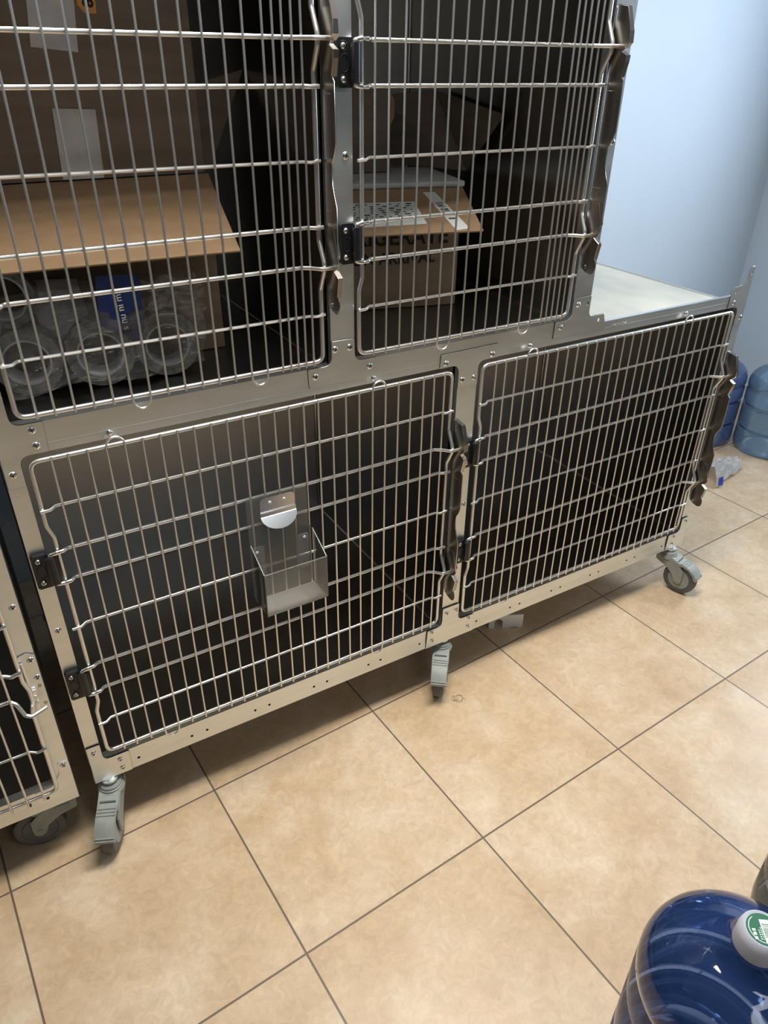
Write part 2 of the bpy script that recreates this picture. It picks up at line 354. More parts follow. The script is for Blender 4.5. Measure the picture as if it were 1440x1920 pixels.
def caster(x, y, deg, parent, z0=0, brake=True, hgt=.15):
    """swivel caster; deg = heading of the wheel, 0 = toward -y, positive toward +x"""
    c = empty('caster', (x, y, z0), math.radians(deg), parent)
    s = NB(); cyl(s, (0, 0, .128), (0, 0, hgt + .004), .0125, 24); lathe(s, [(.0, hgt - .002), (.018, hgt - .002), (.018, hgt - .006), (0, hgt - .006)], 24)
    obj('stem', s, 'steel', c)
    k = NB()
    lathe(k, [(0, .136), (.020, .136), (.0235, .133), (.0235, .1285), (.026, .1275), (.026, .123), (.0285, .122), (.0285, .114), (0, .114)], 32)
    obj('swivel_collar', k, 'caster', c)
    h = NB()
    # sheet over the wheel: curved yoke seen from the front
    prof = [(.030, .108), (.030, .120), (.012, .124), (-.022, .1235), (-.050, .1130), (-.060, .1090), (-.056, .1040), (-.041, .1060), (-.02, .112), (.01, .112)]
    prism(h, prof, -.0215, .0215, 'yz')
    # two cheek plates ending at the axle
    cheek = f2([(.030, .120), (-.022, .121), (-.050, .104), (-.066, .088), (-.067, .064), (-.065, .046), (-.054, .040), (-.043, .046), (-.034, .068), (-.006, .088), (.030, .100)], .006, 4)
    prism(h, cheek, -.0225, -.0185, 'yz'); prism(h, cheek, .0185, .0225, 'yz')
    cyl(h, (-.0235, -.054, .054), (.0235, -.054, .054), .006, 16)
    obj('yoke', h, 'caster', c)
    wl = NB()
    R = Matrix.Translation((0, -.054, .054)) @ Matrix.Rotation(PI / 2, 4, 'Y')
    lathe(wl, [(.036, -.0145), (.046, -.0150), (.0515, -.0125), (.0535, -.006), (.054, 0), (.0535, .006), (.0515, .0125), (.046, .0150), (.036, .0145), (.036, -.0145)], 48, R)
    wo = obj('wheel', wl, 'tyre', c)
    hb = NB(); lathe(hb, [(0, -.0158), (.022, -.0155), (.035, -.0148), (.0358, 0), (.035, .0148), (.022, .0155), (0, .0158)], 40, R)
    obj('hub', hb, 'caster' if brake else 'tyre', wo)
    if brake:
        p = NB()
        out = [(-.050, .1160), (-.080, .1080), (-.100, .0950), (-.113, .0780), (-.110, .0715), (-.104, .0730), (-.096, .0870), (-.079, .1010), (-.050, .1085)]
        prism(p, out, -.0205, .0205, 'yz')
        for (ya, za) in ((-.0570, .1150), (-.0640, .1132), (-.0710, .1114), (-.1085, .0855), (-.1118, .0805)):
            cyl(p, (-.0190, ya, za), (.0190, ya, za), .0015, 8)
        obj('brake_pedal', p, 'caster', c)
        r = NB(); prism(r, [(-.040, .1192), (-.0430, .1180), (-.0435, .1140), (-.040, .1160)], -.0165, .0165, 'yz')
        obj('pedal_slot', r, 'tyre', c)
    return c

# ------------------------------------------------------------------ cage doors
LOW_Z = dict(bot=.2311, top=.9138, thin=[.319, .571, .8255], thick=[.405, .4695, .677, .740])
def door_wires(W, wide):
    """x positions of vertical wires relative to the door's left wire"""
    if wide: return [.0328] + [.0591 + .03035 * k for k in range(24)] + [.7843, .8106], [(3, 4), (20, 21)]
    return [.0285] + [.0555 + .0302 * k for k in range(13)] + [.4482, .4636, .4790, .4943, .5095], [(5, 6), (12, 13)]
def make_door(xl, W, zoff, wide, parent, ptag, right_hinge=False, latch_kind='lever'):
    """wire door in world x/z; frame wire centre y = -.0045"""
    zb, zt = LOW_Z['bot'] + zoff, LOW_Z['top'] + zoff
    hz = (LOW_Z['thick'][0] + zoff, LOW_Z['thick'][1] + zoff, LOW_Z['thick'][2] + zoff, LOW_Z['thick'][3] + zoff)
    Y = -.0045; xr = xl + W
    b = NB()
    j = .007
    left = [(xl, Y, zt), (xl, Y, hz[3] + .052), (xl + j, Y, hz[3] + .028), (xl + j, Y, hz[0] - .030), (xl, Y, hz[0] - .054), (xl, Y, zb)]
    o = .0135
    yb_ = -.0225
    right = [(xr, Y, zb), (xr, Y, hz[0] - .040), (xr, yb_, hz[0] - .005), (xr, yb_, hz[0] + .008), (xr, Y, hz[0] + .042),
             (xr, Y, hz[3] - .042), (xr, yb_, hz[3] - .008), (xr, yb_, hz[3] + .006), (xr, Y, hz[3] + .040), (xr, Y, zt)]
    pts = left + right
    rad = [.016] + [.02] * 4 + [.016] + [.016] + [.014] * 8 + [.016]
    tube(b, fillet(pts, rad, 5, True), .0042, 10, closed=True)
    d = obj('cage_door', b, 'wire', parent)
    # vertical wires, some joined in pairs by loops past the frame
    xs, loops = door_wires(W, wide); g = NB(); yv = -.0110; rv = .0020
    inl = {i for p in loops for i in p}
    rr = random.Random(int(xl * 1000) + 7)
    for i, x in enumerate(xs):
        if i in inl: continue
        x = xl + x + rr.uniform(-.0005, .0005)
        tube(g, [(x, yv, zb - .0045), (x, yv, zt + .0045)], rv, 7)
    for a, c in loops:
        xa, xc = xl + xs[a], xl + xs[c]; m = (xa + xc) / 2; r = (xc - xa) / 2
        ring = [(xa, yv, zb), ] + [(m - r * math.cos(t), yv, zt + .001 + r * 1.05 * math.sin(t)) for t in (PI * k / 12 for k in range(13))] + [(xc, yv, zb)]
        ring += [(m + r * math.cos(t), yv, zb - .001 - r * 1.3 * math.sin(t)) for t in (PI * k / 12 for k in range(1, 12))]
        tube(g, ring, rv, 7, closed=True)
    obj('wire_grid', g, 'wire', d)
    for z in [LOW_Z['thin'][k] + zoff for k in range(3)]:
        c = NB(); zz = z
        p = [(xl - .004, -.0105, zz - .002), (xl + .012, -.0105, zz - .0015), (xl + .022, Y, zz + .001), (xr - .024, Y, zz), (xr - .012, -.0100, zz - .001), (xr + .005, -.0105, zz + .001)]
        tube(c, fillet(p, .006, 3), .0027, 8)
        obj('crossbar', c, 'wire', d)
    for k, z in enumerate(hz):
        c = NB(); dn = 1 if k in (1, 3) else -1
        if latch_kind == 'lever': L = [(xl - .0085, -.0125, z - dn * .010), (xl - .0085, -.0128, z - dn * .001), (xl + .004, -.0128, z + dn * .001), (xl + .016, -.0110, z + dn * .001), (xl + .024, Y, z)]
        else: L = [(xl + .024, Y, z)]
        if k in (0, 3): Rr = [(xr - .036, Y, z), (xr - .022, -.0140, z), (xr - .009, -.0290, z), (xr + .004, -.0305, z), (xr + .0195, -.0310, z)]
        else: Rr = [(xr - .022, Y, z), (xr - .010, -.0100, z - .0005), (xr + .006, -.0115, z)]
        rads = [.0032] * len(L)
        P = fillet(L + Rr, .008, 4)
        tube(c, P, .0035, 9)
        o2 = obj('crossbar', c, 'wire', d)
        if latch_kind == 'lever':
            c = NB(); tube(c, fillet(L[:4], .006, 4), [.0040] * 2 + [.0042] * (len(fillet(L[:4], .006, 4)) - 4) + [.0040] * 2, 10); obj('hinge_hook', c, 'screw', o2 and d)
    if latch_kind == 'lever': make_latch(xr, zoff, d)
    return d

def make_latch(xr, zoff, parent):
    """polished slide latch: a lobed plate standing out from the cage front beside the door's latch-side wire"""
    xp = xr + .0098; P = NB(); E_ = NB(); t = .0013
    prof = [(-.0105, .8050), (-.0397, .8010), (-.0545, .7630), (-.0560, .7460), (-.0475, .7375), (-.0400, .7320), (-.0545, .7250), (-.0535, .7150), (-.0472, .6910),
            (-.0550, .6840), (-.0558, .5990), (-.0520, .5880), (-.0425, .5710), (-.0412, .5560), (-.0425, .5380), (-.0480, .5220), (-.0560, .5050), (-.0556, .4470), (-.0570, .4170), (-.0500, .4060), (-.0415, .4012),
            (-.0575, .3922), (-.0517, .3600), (-.0570, .3520), (-.0580, .3420), (-.0545, .3320), (-.0460, .3275), (-.0300, .3300), (-.0170, .3370), (-.0110, .3480)]
    pz = [(y, z + zoff) for y, z in prof]
    prism(P, pz, xp, xp + t, 'yz')
    # inner return against the post and rims folded to the right along the lobes
    box(P, xp, xp + .006, -.0125, -.0105, .36 + zoff, .80 + zoff)
    def rim(pts, wd=.0078):
        V = [Vector((xp, y, z + zoff)) for y, z in pts]
        for a, b_ in zip(V, V[1:]):
            n = Vector((0, (b_ - a).z, -(b_ - a).y)).normalized() * .0010
            q = [a, b_, b_ + Vector((wd, 0, 0)), a + Vector((wd, 0, 0))]
            A = [P.verts.new(p) for p in q]; B = [P.verts.new(p + n) for p in q]
            P.faces.new(A); P.faces.new(B[::-1])
            for k in range(4): P.faces.new((A[k], B[k], B[(k + 1) % 4], A[(k + 1) % 4]))
        tube(E_, [v + Vector((-.0004, 0, 0)) for v in V], .0008, 6); tube(E_, [v + Vector((wd, 0, 0)) for v in V], .0008, 6)
    rim(prof[0:5]); rim(prof[5:9]); rim(prof[20:23])
    rim([(-.0300, .4715), (-.0428, .4690), (-.0561, .4310), (-.0535, .4240)], .004)
    tube(E_, [(xp - .0003, y, z + zoff) for y, z in prof[9:19]], .0006, 6)
    l = obj('latch_plate', P, 'latch', parent, sm=False)
    for z in (.668, .575, .497): cyl(E_, (xp - .0002, -.016, z + zoff), (xp - .0002, -.040, z + zoff), .0004, 6)
    obj('latch_edge', E_, 'screw', parent)
    r = NB(); cyl(r, (xp, -.0265, .3400 + zoff), (xp - .0016, -.0265, .3400 + zoff), .0040, 16); obj('latch_rivet', r, 'screw', parent)
    return l

# ------------------------------------------------------------------ cage bodies
def body(parent, x0, x1, z0, z1, D=.72, m='panel'):
    c = NB(); t = .0015
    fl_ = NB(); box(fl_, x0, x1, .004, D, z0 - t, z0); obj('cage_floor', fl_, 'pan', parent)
    # floor falls into a soft corner at the back
    bk = NB(); box(bk, x0, x1, D, D + t, z0 - t, z1); obj('cage_back', bk, 'backpan', parent)
    box(c, x0 - t, x0, .012, D, z0, z1); box(c, x1, x1 + t, .012, D, z0, z1)
    box(c, x0, x1, .012, D, z1, z1 + t)
    for p0, p1 in (((x0, D, z0), (x1, D, z0)), ((x1, .02, z0), (x1, D, z0)), ((x1, D, z0), (x1, D, z1)), ((x0, D, z0), (x0, D, z1))):
        cyl(c, p0, p1, .006, 8)
    # short sheet returns behind the face frame
    return obj('cage_interior', c, m, parent)

bank = tag(empty('cage_bank'), 'large stainless steel cage bank with four wire doors and casters, filling the picture', 'cage')
H0 = .15
b = NB(); prism(b, [(0, .1768), (.028, .1768), (.028, 1.745), (0, 1.745)], 0, .0015); box(b, 0, .0015, .0015, .735, .155, 1.745); box(b, .0265, .028, .0015, .02, .20, 1.745)
obj('left_post', b, 'steel', bank)
b = NB(); box(b, .8935, .945, 0, .0015, .2, .93); box(b, .8935, .895, .0015, .02, .2, .93); box(b, .9435, .945, .0015, .02, .2, .93); obj('lower_middle_post', b, 'steel', bank)
b = NB(); box(b, 1.808, 1.838, 0, .0015, .1768, .93); box(b, 1.8365, 1.838, .0015, .735, .155, .925); box(b, 1.808, 1.8095, .0015, .02, .2, .93); obj('right_post', b, 'steel', bank)
b = NB(); box(b, .592, .642, 0, .0015, .975, 1.70); box(b, .592, .5935, .0015, .02, .975, 1.70); box(b, .6405, .642, .0015, .02, .975, 1.70); obj('upper_middle_post', b, 'steel', bank)
b = NB(); box(b, 1.2, 1.254, 0, .0015, .975, 1.745); box(b, 1.2525, 1.254, .0015, .735, .926, 1.745); box(b, 1.2, 1.2015, .0015, .02, .975, 1.7); obj('upper_right_post', b, 'steel', bank)
b = NB(); box(b, .028, .92, .0002, .0017, .925, .978); box(b, .028, .92, .0017, .02, .9765, .978); box(b, .028, .92, .0017, .02, .925, .9265)
box(b, .92, 1.254, .0002, .0017, .925, .978); box(b, .92, 1.254, .0017, .02, .9765, .978)
prism(b, [(.0002, .9565), (.0002, .925), (.0017, .925), (.0017, .955), (.0085, .955), (.0085, .930), (.0098, .930), (.0098, .9565)], 1.254, 1.808, 'yz')
box(b, .03, 1.80, -.0003, .0005, .9395, .9401)
obj('middle_rail', b, 'steel', bank)
b = NB(); box(b, 0, 1.254, 0, .0015, 1.695, 1.745); obj('top_rail', b, 'steel', bank)
# bottom rail: upright strip and a leaning lip with punched holes
b = NB(); box(b, .0, 1.838, 0, .0015, .1765, .208); box(b, .028, 1.808, .0015, .02, .2065, .208); box(b, .002, 1.836, .002, .03, .150, .1515); obj('bottom_rail', b, 'steel', bank)
hx = [.0969] + [.2156 + .1525 * k for k in range(4)] + [.2511 + .1525 * k for k in range(4)] + [.827, 1.0124] + [1.1292 + .1525 * k for k in range(4)] + [1.1638 + .1525 * k for k in range(4)] + [1.742]
o = plate('rail_lip', [(0, 0), (1.838, 0), (1.838, .0268), (0, .0268)], [circ(x, .0225, .0030) for x in hx], 0, .0012, 'steel', bank)
o.location = (0, -.0022, .150); o.rotation_euler = (math.radians(-4.5), 0, 0)
# gusset plates
r8 = .017
def gus(pts, rad, holes=(), y=-.0017):
    g_ = plate('gusset_plate', f2(pts, rad), [circ(x, z, .0042) for x, z in holes], y, y + .0013, 'steel', bank)
    plate('gusset_shadow_seam', f2(pts, rad), [circ(x, z, .0042) for x, z in holes], y + .0010, y + .0016, 'hole', g_, -.00055)  # dark underlay sheet standing in for shadow and dirt in the plate's gap
    return g_
s = .0035
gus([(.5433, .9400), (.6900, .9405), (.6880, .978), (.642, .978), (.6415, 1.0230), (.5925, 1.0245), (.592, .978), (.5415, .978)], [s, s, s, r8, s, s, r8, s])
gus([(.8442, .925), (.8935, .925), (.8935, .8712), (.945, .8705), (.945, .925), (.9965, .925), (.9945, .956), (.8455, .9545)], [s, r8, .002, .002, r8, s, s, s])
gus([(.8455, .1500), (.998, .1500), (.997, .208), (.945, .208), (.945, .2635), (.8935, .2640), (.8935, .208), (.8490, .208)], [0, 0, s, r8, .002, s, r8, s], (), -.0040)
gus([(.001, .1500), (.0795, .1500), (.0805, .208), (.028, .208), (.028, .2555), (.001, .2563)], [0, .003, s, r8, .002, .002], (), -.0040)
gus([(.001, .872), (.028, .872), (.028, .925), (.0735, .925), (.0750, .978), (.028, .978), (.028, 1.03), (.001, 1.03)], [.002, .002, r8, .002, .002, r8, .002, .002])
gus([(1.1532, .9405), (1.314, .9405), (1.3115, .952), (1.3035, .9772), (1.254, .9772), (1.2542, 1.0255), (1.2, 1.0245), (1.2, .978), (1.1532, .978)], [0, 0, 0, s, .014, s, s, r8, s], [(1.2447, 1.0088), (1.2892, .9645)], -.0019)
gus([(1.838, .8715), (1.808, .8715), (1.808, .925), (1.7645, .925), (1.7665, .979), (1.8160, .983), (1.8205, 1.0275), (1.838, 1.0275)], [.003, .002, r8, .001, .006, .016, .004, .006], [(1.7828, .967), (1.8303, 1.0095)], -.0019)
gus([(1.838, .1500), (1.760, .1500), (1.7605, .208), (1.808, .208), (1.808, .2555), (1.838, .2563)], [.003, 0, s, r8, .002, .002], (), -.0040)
for x, z in [(.0567, .9666), (.0573, .9392), (.0128, .8964), (.0128, 1.008), (.0132, .5685), (.5996, 1.0078), (.631, 1.0072), (.5567, .9614), (.6749, .9621), (.8593, .9339), (.9811, .9337), (.9042, .8893), (.9358, .889), (.9356, .5668), (.6288, 1.3368), (1.216, 1.0092), (1.1711, .9638), (1.7836, .9373), (1.8285, .8928), (.0128, 1.337), (1.2447, 1.337), (1.8285, .5668)]:
    screw(x, -.0018 if not (abs(z - .567) < .01 or abs(z - 1.337) < .01) else 0, z, bank, x * 37 % 3)
for x, z in [(.0134, .2386), (.0601, .1932), (.0612, .1669), (.9065, .2458), (.9367, .2454), (.8614, .2009), (.8638, .172), (.9802, .2011), (.9804, .1715), (1.8270, .2424), (1.7849, .197), (1.7849, .170)]:
    screw(x, -.0040, z, bank, x * 37 % 3)
# maker's name pressed into the rails
text('pressed_lettering', 'SHOR-LINE', .0105, 'steel', bank, FRONT(.388, .0002, .9325), .0005, 0)
text('pressed_lettering', 'SHOR-LINE', .0105, 'steel', bank, FRONT(1.338, .0002, .9385), .0005, 0)
# catch buttons behind each top loop
for x in (.172, .685, 1.088, 1.601):
    b = NB(); lathe(b, [(0, .004), (.003, .0036), (.0055, .001), (.006, 0), (0, 0)], 18, Matrix.Translation((x, 0, .9345)) @ Matrix.Rotation(PI / 2, 4, 'X')); obj('door_button', b, 'screw', bank)
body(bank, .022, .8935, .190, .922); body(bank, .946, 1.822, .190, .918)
body(bank, .022, .592, .965, 1.70); body(bank, .643, 1.205, .965, 1.70)
b = NB(); box(b, 1.256, 1.8355, .013, .735, .9185, .9215)
obj('dusty_top_panel', b, 'dust', bank)['label'] = 'dusty off-white top panel'
b = NB(); box(b, .0, 1.838, .722, .736, .160, .925); box(b, 0, 1.254, .722, .736, .925, 1.745); box(b, 0, 1.254, .0015, .736, 1.7425, 1.745); box(b, .0015, 1.8365, .03, .72, .158, .160)
obj('back_panel', b, 'panel', bank)
for xl, W, zo, wd in ((.0407, .8335, 0, True), (.9551, .8335, 0, True), (.0405, .5315, .7605, False), (.6497, .5315, .7605, False)):
    make_door(xl, W, zo, wd, bank, '')
    for zc in (.4373, .7085): hinge(xl, zc + zo, bank)
caster(.030, .004, -24, bank); caster(.912, .016, -38, bank); caster(1.800, .006, 14, bank)
caster(.034, .69, 60, bank); caster(1.805, .69, 40, bank)

# ------------------------------------------------------------------ neighbouring cage bank at the left edge
nb = tag(empty('cage_bank', (-.0355, -.016, 0)), 'second steel cage bank, only its lower right corner showing at the left edge', 'cage')
b = NB(); box(b, -.0305, 0, 0, .0015, .17, 1.7); box(b, -.0015, 0, .0015, .70, .155, 1.7); box(b, -.0305, -.029, .0015, .02, .19, 1.7); obj('right_post', b, 'steel', nb)
b = NB(); box(b, -.9, 0, 0, .0015, .1745, .206); box(b, -.9, -.03, .0015, .02, .2045, .206); obj('bottom_rail', b, 'steel', nb)
o = plate('rail_lip', [(-.9, 0), (0, 0), (0, .0258), (-.9, .0258)], [circ(x, .028 - .0045, .003) for x in ()], 0, .0012, 'steel', nb); o.location = (0, -.0022, .150); o.rotation_euler = (math.radians(-4.5), 0, 0)
plate('gusset_plate', f2([(-.075, .170), (0, .170), (0, .262), (-.020, .264), (-.022, .235), (-.040, .206), (-.075, .206)], [0, 0, .003, .004, .02, .016, .004]), [], -.0017, -.0002, 'steel', nb)
screw(-.0102, -.0018, .254, nb); screw(-.052, -.0018, .192, nb); screw(-.0100, 0, .658, nb)
b = NB()
for x in (-.0555, -.0900, -.2, -.235): cyl(b, (x, -.0014, .1805 if x > -.07 else .179), (x, -.0024, .1805 if x > -.07 else .179), .0032, 14)
obj('rail_hole', b, 'hole', nb)
b = NB(); cyl(b, (-.0095, .0, .7678 - .0), (-.0095, -.0006, .7678), .0042, 14); cyl(b, (-.0102, 0, .6584 - .1), (-.0102, -.0006, .5584), .0001, 8); obj('post_hole', b, 'hole', nb)
b = NB(); t = .0015
box(b, -.88, -.012, .004, .70, .188, .19); obj('cage_floor', b, 'pan', nb); b = NB(); box(b, -.88, -.012, .70, .7015, .19, 1.6); box(b, -.0135, -.012, .02, .70, .19, 1.6); box(b, -.88, -.8785, .02, .70, .19, 1.6); box(b, -.88, -.012, .02, .7, 1.6, 1.6015)
obj('cage_interior', b, 'panel', nb)
b = NB(); Yd = -.014; XR = -.0315
pts = [(-.86, Yd, .640 + .3), (-.86, Yd, .205), (XR - .002, Yd, .205), (XR, Yd, .43), (XR + .006, Yd, .455), (XR + .006, Yd, .48), (XR, Yd, .505), (XR, Yd, .94)]
tube(b, fillet(pts, [.015, .015, .017, .012, .01, .01, .012, .015], 5, True), .0042, 10, closed=True)
dn = obj('cage_door', b, 'wire', nb)
b = NB()
for k in range(26):
    x = XR - .0285 - .0302 * k; tube(b, [(x, Yd - .0066, .199), (x, Yd - .0066, .945)], .0022, 7)
obj('wire_grid', b, 'wire', dn)
for z, tk in ((.333, 0), (.4665, 1), (.531, 1), (.638, 0), (.735, 1), (.80, 1)):
    b = NB()
    if z == .4665: P = [(-.85, Yd, z), (XR - .030, Yd, z + .003), (XR - .020, Yd - .006, z - .004), (XR - .012, Yd - .013, z - .030), (XR - .002, Yd - .017, z - .034), (XR + .026, Yd - .010, z - .030)]
    else: P = [(-.85, Yd, z), (XR - .026, Yd, z), (XR - .014, Yd - .006, z - .003), (XR + .004, Yd - .007, z + .001)]
    tube(b, fillet(P, .008, 4), .0038 if tk else .0027, 8); obj('crossbar', b, 'wire', dn)
plate('latch_catch', f2([(-.0285, .428), (.000, .418), (.000, .548), (-.0135, .556), (-.0285, .552), (-.0275, .470)], .004), [], -.0034, -.0018, 'steel', nb)
b = NB(); tube(b, [(-.0250, -.008, .540), (-.0235, -.008, .480)], .0030, 10); tube(b, [(-.0290, -.006, .545), (-.0275, -.006, .480)], .0012, 8); box(b, -.028, -.014, -.010, -.0034, .462, .474, .001)
box(b, -.024, -.016, -.012, -.0034, .418, .462, .001); obj('catch_rod', b, 'wire', nb)
screw(-.0088, -.0036, .5385, nb); screw(-.0065, -.0036, .495, nb)
b = NB(); cyl(b, (-.0070, -.0030, .474), (-.0070, -.0042, .474), .0036, 14); cyl(b, (-.0060, -.0030, .430), (-.0060, -.0042, .430), .0036, 14); obj('catch_rivet', b, 'latch', nb)
caster(-.036, .047, -98, nb, 0, False); caster(-.86, .05, -30, nb, 0, False)

# ------------------------------------------------------------------ clear plastic feeder on the lower left door
fd = tag(empty('card_holder', (.455, -.014, .50)), 'clear plastic pocket holder hooked on the wire door of the lower left cage', 'holder')
def P3(bm, quad, t):
    """thin panel from four corner points, thickness t along its normal"""
    q = [Vector(p) for p in quad]; n = (q[1] - q[0]).cross(q[2] - q[0]).normalized() * t
    A = [bm.verts.new(p) for p in q]; B = [bm.verts.new(p + n) for p in q]; N = len(q)
    bm.faces.new(A); bm.faces.new(B[::-1])
    for i in range(N): bm.faces.new((A[i], B[i], B[(i + 1) % N], A[(i + 1) % N]))
def fo(name, bm, m, par=None):
    bmesh.ops.translate(bm, verts=bm.verts[:], vec=(-.455, .014, -.50)); return obj(name, bm, m, par or fd, sm=False)
b = NB(); prism(b, f2([(.3900, .503), (.5240, .503), (.5200, .7500), (.3900, .7480)], .010), -.0150, -.0134); fo('back_plate', b, 'acrylic')
b = NB(); x0, x1 = .392, .529; yb, yf = -.0165, -.080
P3(b, [(x0, yf, .503), (x1, yf, .503), (x1, yf, .606), (x0, yf, .606)], .0014)
P3(b, [(x0, yb, .503), (x0, yf, .503), (x0, yf, .606), (x0, yb, .640)], .0014)
P3(b, [(x1, yb, .503), (x1, yf, .503), (x1, yf, .606), (x1, yb, .640)], .0014)
fo('tray', b, 'acrylic')
b = NB(); P3(b, [(x0, yb, .503), (x1, yb, .503), (x1, yf, .503), (x0, yf, .503)], .0014); fo('tray_floor', b, 'acrylic_haze')
b = NB()
for xx in (x0 + .004, x1 - .034): prism(b, f2([(xx, .548), (xx + .024, .548), (xx + .024, .632), (xx, .632)], .005, 3), -.0166, -.0152)
for xx in (x0 + .002, x1 - .032): P3(b, [(xx, yb - .004, .5055), (xx + .03, yb - .004, .5055), (xx + .024, yf + .004, .5055), (xx, yf + .004, .5055)], .0012)
for (pa, pb) in (((x0, yf, .606), (x1, yf, .606)), ((x0, yf, .503), (x1, yf, .503)), ((x1, yf, .503), (x1, yf, .606)), ((x0, yf, .503), (x0, yf, .606)), ((x1, yb, .640), (x1, yf, .606)), ((x0, yb, .640), (x0, yf, .606))): cyl(b, pa, pb, .0009, 6)
fo('side_tab', b, 'acrylic_haze')
for xx, zz in ((.4035, .6195), (.5095, .6235)):
    b = NB(); lathe(b, [(.0012, .0016), (.0030, .0014), (.0033, 0), (0, 0)], 14, Matrix.Translation((xx, -.0167, zz)) @ Matrix.Rotation(PI / 2, 4, 'X')); fo('rivet', b, 'label')
b = NB(); prism(b, f2([(.4180, .7010), (.4925, .7010), (.4925, .7400), (.4180, .7400)], [0, 0, .011, .011], 5), -.0170, -.0158)
prism(b, [(.4180, .7010), (.4925, .7010), (.4935, .7085), (.4170, .7085)], -.0200, -.0172)
# half-moon lip standing out from the plate
N = 16; top = [Vector((.455 + .0385 * math.cos(PI + PI * k / N), -.0215 - .016 * math.sin(PI * k / N), .6990 - .024 * math.sin(PI * k / N))) for k in range(N + 1)]
A = [b.verts.new(p) for p in top]; B = [b.verts.new(p + Vector((0, .001, -.0008))) for p in top]
b.faces.new(A); b.faces.new(B[::-1])
for i in range(N): b.faces.new((A[i], B[i], B[i + 1], A[i + 1]))
P3(b, [(.4180, -.0170, .7010), (.4925, -.0170, .7010), (.4930, -.0215, .6990), (.4170, -.0215, .6990)], .001)
fo('metal_clip', b, 'screw')['label'] = 'shiny metal clip'
for xx in (.4395, .4699):
    b = NB(); lathe(b, [(.0012, .0018), (.0028, .0016), (.0031, 0), (0, 0)], 14, Matrix.Translation((xx, -.0171, .7280)) @ Matrix.Rotation(PI / 2, 4, 'X')); fo('rivet', b, 'label')

# ------------------------------------------------------------------ cartons and packing things in the upper left cage
def carton(name, x0, x1, y0, y1, z0, z1, m, label, rz=0, piv=None):
    r = empty(name, (0, 0, 0)); tag(r, label, 'box')
    b = NB(); box(b, x0, x1, y0, y1, z0, z1, .002); o = obj('carton_body', b, m, r)
    b = NB(); xm = (x0 + x1) / 2
    return r, o
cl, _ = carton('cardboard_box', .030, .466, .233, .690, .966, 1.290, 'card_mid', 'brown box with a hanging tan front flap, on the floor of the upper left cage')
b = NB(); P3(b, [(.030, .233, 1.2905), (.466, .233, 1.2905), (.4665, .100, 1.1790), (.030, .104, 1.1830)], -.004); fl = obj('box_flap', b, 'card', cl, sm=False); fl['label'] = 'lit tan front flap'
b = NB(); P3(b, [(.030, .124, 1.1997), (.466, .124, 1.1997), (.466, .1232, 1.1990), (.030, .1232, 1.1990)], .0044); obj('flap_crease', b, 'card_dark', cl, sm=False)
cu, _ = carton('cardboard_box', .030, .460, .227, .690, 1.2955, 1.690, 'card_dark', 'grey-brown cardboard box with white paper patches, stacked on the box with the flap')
b = NB(); prism(b, [(.2141, 1.2966), (.2809, 1.2963), (.2853, 1.399), (.2188, 1.4015)], .2255, .2268); obj('paper_label', b, 'paper', cu, sm=False)['label'] = 'lower white paper patch'
b = NB(); prism(b, [(.2055, 1.4843), (.2742, 1.4783), (.2830, 1.565), (.2150, 1.565)], .2255, .2268); obj('paper_label', b, 'paper', cu, sm=False)['label'] = 'upper white paper patch'
b = NB(); prism(b, [(.2940, 1.5299), (.3116, 1.5298), (.3160, 1.585), (.2850, 1.585), (.2850, 1.540)], .2250, .2268); tg = obj('orange_tag', b, 'orange', cu, sm=False); tg['label'] = 'small orange tag'
text('tag_print', '8', .022, 'ink', tg, Matrix.Translation((.3085, .2248, 1.5375)) @ Matrix.Rotation(PI / 2, 4, 'X') @ Matrix.Rotation(PI / 2, 4, 'Z'), .0002, .0008)
b = NB(); P3(b, [(.461, .30, 1.285 + .011), (.500, .31, 1.2985), (.589, .34, 1.455), (.462, .30, 1.4280)], .004); obj('side_flap', b, 'card_dark', cu, sm=False)

def tape_roll(x, y, z, rz, label, ro=.0575, ri=.040, wd=.050, tilt=0):
    r = empty('tape_roll', (x, y, z), rz); r.rotation_euler = (tilt, 0, rz)
    tag(r, label, 'tape', 'clear packing tape rolls in the upper left cage')
    X = Matrix.Rotation(PI / 2, 4, 'X')
    b = NB(); lathe(b, [(ri, -wd / 2), (ri + .002, -wd / 2 - .0003), (ro - .001, -wd / 2 - .0003), (ro, -wd / 2 + .001), (ro, wd / 2 - .001), (ro - .001, wd / 2), (ri, wd / 2), (ri, -wd / 2)], 56, X)
    obj('tape_winding', b, 'tape_side', r)
    b = NB(); lathe(b, [(ri - .0035, -wd / 2 - .001), (ri - .0002, -wd / 2 - .001), (ri - .0002, wd / 2), (ri - .0035, wd / 2), (ri - .0035, -wd / 2 - .001)], 56, X)
    obj('cardboard_core', b, 'core', r)
    b = NB()
    for k in (.3, .62): tube(b, [((ri + (ro - ri) * k) * math.cos(t), -wd / 2 - .0004, (ri + (ro - ri) * k) * math.sin(t)) for t in (2 * PI * q / 40 for q in range(40))], .0004, 5, closed=True)
    obj('winding_edge', b, 'tape_side', r)
    return r
tape_roll(.0905, .173, 1.0245, -.22, 'leftmost clear tape roll standing on the cage floor under the flap')
tape_roll(.2080, .155, 1.0245, -.18, 'middle clear tape roll standing on the cage floor beneath the blue wrapper')
tape_roll(.3240, .150, 1.0245, -.10, 'rightmost clear tape roll, nearest the bare side of the brown box')
tape_roll(.0800, .185, 1.1320, -.25, 'upper clear tape roll resting on the leftmost roll, under the flap', .050, .037, .045)
